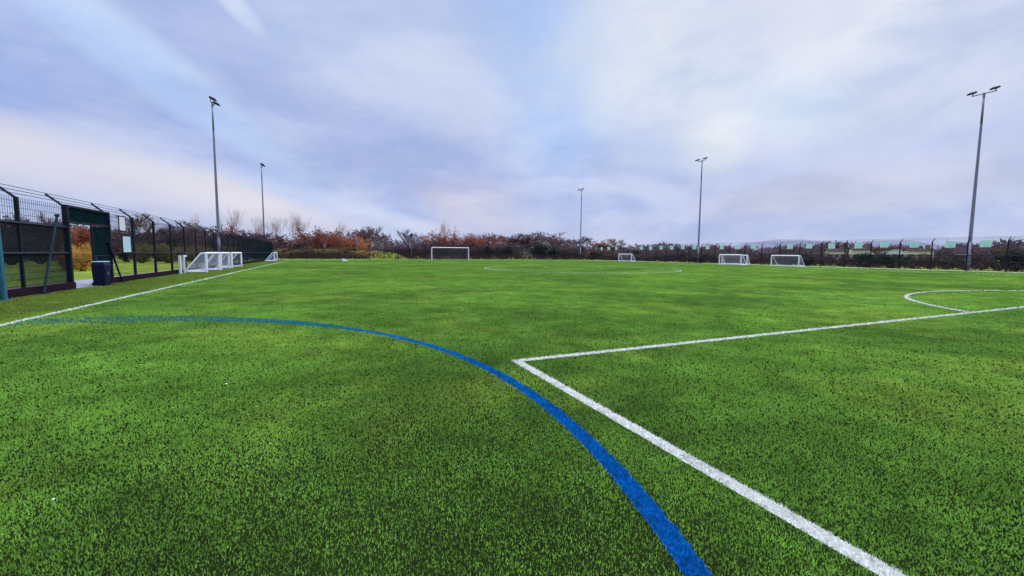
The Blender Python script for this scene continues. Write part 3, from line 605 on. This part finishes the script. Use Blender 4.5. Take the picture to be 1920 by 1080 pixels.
for px, top, w, col in [(520,452,60,'dark'),(560,456,60,'dark'),(610,458,60,'olive'),(655,462,50,'dark'),(740,448,50,'purple'),(765,452,50,'purple'),(795,450,50,'dark'),(830,450,60,'dark'),(870,452,60,'dark'),(910,450,60,'dark'),(945,452,60,'dark'),(1040,462,50,'dark'),(1110,462,50,'brown'),(1140,464,50,'brown')]:
    plant('shrub', px, top, 108+random.uniform(0,6), w*1.25, col, 'dark low shrub in the thicket behind the far fence', 'low shrubs of the thicket behind the far fence')
for px, top in [(608,446),(672,432),(717,448),(772,446)]: plant('poplar', px, top, 106, 12, 'pale', 'thin pale birch stem behind the far fence', 'thin birch stems behind the far fence')
# right side
for px, top, w, d_, col, lab in [(1625,470,70,72,'ever','dark evergreen bush behind the fence right of the small goals'),(1672,474,70,71,'ever','low dark evergreen bush in the middle of the right hedge'),(1908,463,80,67.5,'ever','dark evergreen bush at the extreme right behind the fence'),(1560,0,0,0,'',''),(1650,452,60,110,'brown','round brown bush above the dark evergreens')]:
    if w: plant('evergreen' if col == 'ever' else 'bare', px, top, d_, w, col, lab)
for px in range(1150, 1990, 33):
    d_ = 65/math.sin(math.atan((px-960)/F)+YAW)*random.uniform(.97, 1.12); top = 470+random.uniform(-3, 6)+(px-1150)*.004
    plant('shrub', px, top, d_, 62, random.choice(['dark','brown','purple','dark','mauve']), 'brown twiggy shrub in the hedge behind the right fence', 'hedge shrubs behind the right fence')
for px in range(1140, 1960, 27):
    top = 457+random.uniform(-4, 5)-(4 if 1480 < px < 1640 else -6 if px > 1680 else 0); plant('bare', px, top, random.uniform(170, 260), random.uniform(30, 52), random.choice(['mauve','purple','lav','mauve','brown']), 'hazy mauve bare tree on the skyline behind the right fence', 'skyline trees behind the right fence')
# far woods: one unbroken mass
wd_ = MB()
for i in range(15000):
    px = random.uniform(-120, 1990); d_ = random.uniform(290, 420); p = spot(px, d_); hmax = d_*(36 if px < 1100 else 19)/F*random.uniform(.55, 1.0)*(1+.3*math.sin(px*.021)+.2*math.sin(px*.057))
    w_ = random.uniform(.4, 1.3)
    for k in range(4):
        a = p+Vector((random.gauss(0,2), random.gauss(0,2), hmax*random.uniform(0,.9))); b = a+Vector((random.gauss(0,1.3), random.gauss(0,1.3), abs(random.gauss(0,1.3)))); ribbon(wd_, a, b, w_, 0)
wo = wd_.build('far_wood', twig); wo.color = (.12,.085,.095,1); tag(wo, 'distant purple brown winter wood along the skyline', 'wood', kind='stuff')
tk = MB()
for i in range(15000):            # bramble along the outside of the far and left fences
    q = random.random()
    if q < .35: p = Vector((random.uniform(XL-12, XR+25), YF+random.uniform(5, 12), 0)); hm = 1.6
    elif q < .8: p = Vector((random.uniform(XR+1.5, XR+12), random.uniform(16, YF+8), 0)); hm = 1.3
    else: p = Vector((random.uniform(XL-34, XL-26), random.uniform(20, YF+8), 0)); hm = 1.5
    a = p+Vector((0,0,random.uniform(0,.5))); b = a+Vector((random.gauss(0,.5), random.gauss(0,.5), random.uniform(.2, 1)*hm)); ribbon(tk, a, b, random.uniform(.05,.14), 0)
to = tk.build('bramble', twig); to.color = (.06,.04,.035,1); tag(to, 'low tangle of dark winter bramble outside the fences', 'bramble', kind='stuff')
# hills on the horizon to the right
hm_ = MB(); n_ = 60; prev = None
for i in range(n_+1):
    px = -500+3000*i/n_; t = i/n_
    if not (-1500 < px < 2600): continue
    a0 = YAW+math.atan((px-960)/F); h_ = 18+10*math.sin(i*.5)+7*math.sin(i*1.3+1)+ (16 if px > 1250 else 0)
    row = [Vector((CAM.x+math.sin(a0)*r_, CAM.y+math.cos(a0)*r_, z_)) for r_, z_ in ((900,-1),(1150,h_*.7),(1400,h_),(1800,-1))]
    if prev:
        for k in range(3): hm_.quad(prev[k], row[k], row[k+1], prev[k+1])
    prev = row
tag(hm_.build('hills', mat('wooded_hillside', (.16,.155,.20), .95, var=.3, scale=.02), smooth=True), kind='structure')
# ------------------------------------------------------------------ houses beyond the right fence
def house(px, dist, w, dep, h, rh, wm, label, rz):
    o = empty('house', spot(px, dist), label, 'house', 'houses beyond the right fence', rz)
    m = MB(); m.box((-w/2,-dep/2,-.1),(w/2,dep/2,h)); m.tri((-w/2,-dep/2,h),(-w/2,dep/2,h),(-w/2,0,h+rh-.02)); m.tri((w/2,dep/2,h),(w/2,-dep/2,h),(w/2,0,h+rh-.02)); m.build('wall', wm, o)
    m = MB(); e = .35
    for s in (-1, 1):
        k = rh/(dep/2); y1 = s*(dep/2+e); z1 = h-k*e
        m.quadbox([(-w/2-e,y1,z1),(w/2+e,y1,z1),(w/2+e,0,h+rh),(-w/2-e,0,h+rh),(-w/2-e,y1,z1+.18),(w/2+e,y1,z1+.18),(w/2+e,0,h+rh+.18),(-w/2-e,0,h+rh+.18)])
    rf = m.build('roof', roofm, o); m = MB(); m.box((w*.25,-.35,h+rh*.6),(w*.25+.8,.35,h+rh+1.0)); m.build('chimney', wallbrick, rf)
    for s in (-1, 1):
        for i in range(3):
            x = -w/2+w*(i+.5)/3; wn_ = MB(); wn_.box((x-.55,s*(dep/2+.004)-.02,.9),(x+.55,s*(dep/2+.004)+.02,2.0)); wn_.build('window', pane, o)
    m = MB(); m.box((-.5-w*.33+.3,-dep/2-.05,0),(.4-w*.33+.3,-dep/2-.006,.85)); m.build('door_step', wallbrick, o)
    return o
for px, d_, w, dep, h, rh, wm, lab in [(1432,165,4,4,2.2,1.0,wallcream,'small cream bungalow above the left small goal on the right'),(1566,160,4.4,4,2.9,.6,wallcream,'cream bungalow right of the small goals beyond the hedge'),(1614,150,4.4,4,3.2,.6,wallcream,'cream house above the left dark evergreen bush'),
      (1644,158,3.2,3,3.1,.5,palewhite,'small white house between the dark evergreen bushes'),(1676,152,3,3,3.2,.5,palewhite,'narrow white house left of the bright house'),(1698,146,5,4,3.5,.5,palewhite,'brightest white house above the dark evergreens'),(1722,140,4.5,4,2.8,.4,wallcream,'low cream outbuilding right of the bright house'),
      (1806,170,2.6,3.4,2.6,1.6,palewhite,'pale gabled house just left of the tall right mast')]:
    az_ = YAW+math.atan((px-960)/F); house(px, d_, w, dep, h, rh, wm, lab, -az_+random.uniform(-.25,.25)+(1.2 if px == 1804 else 0))
SC.render.engine = 'CYCLES'
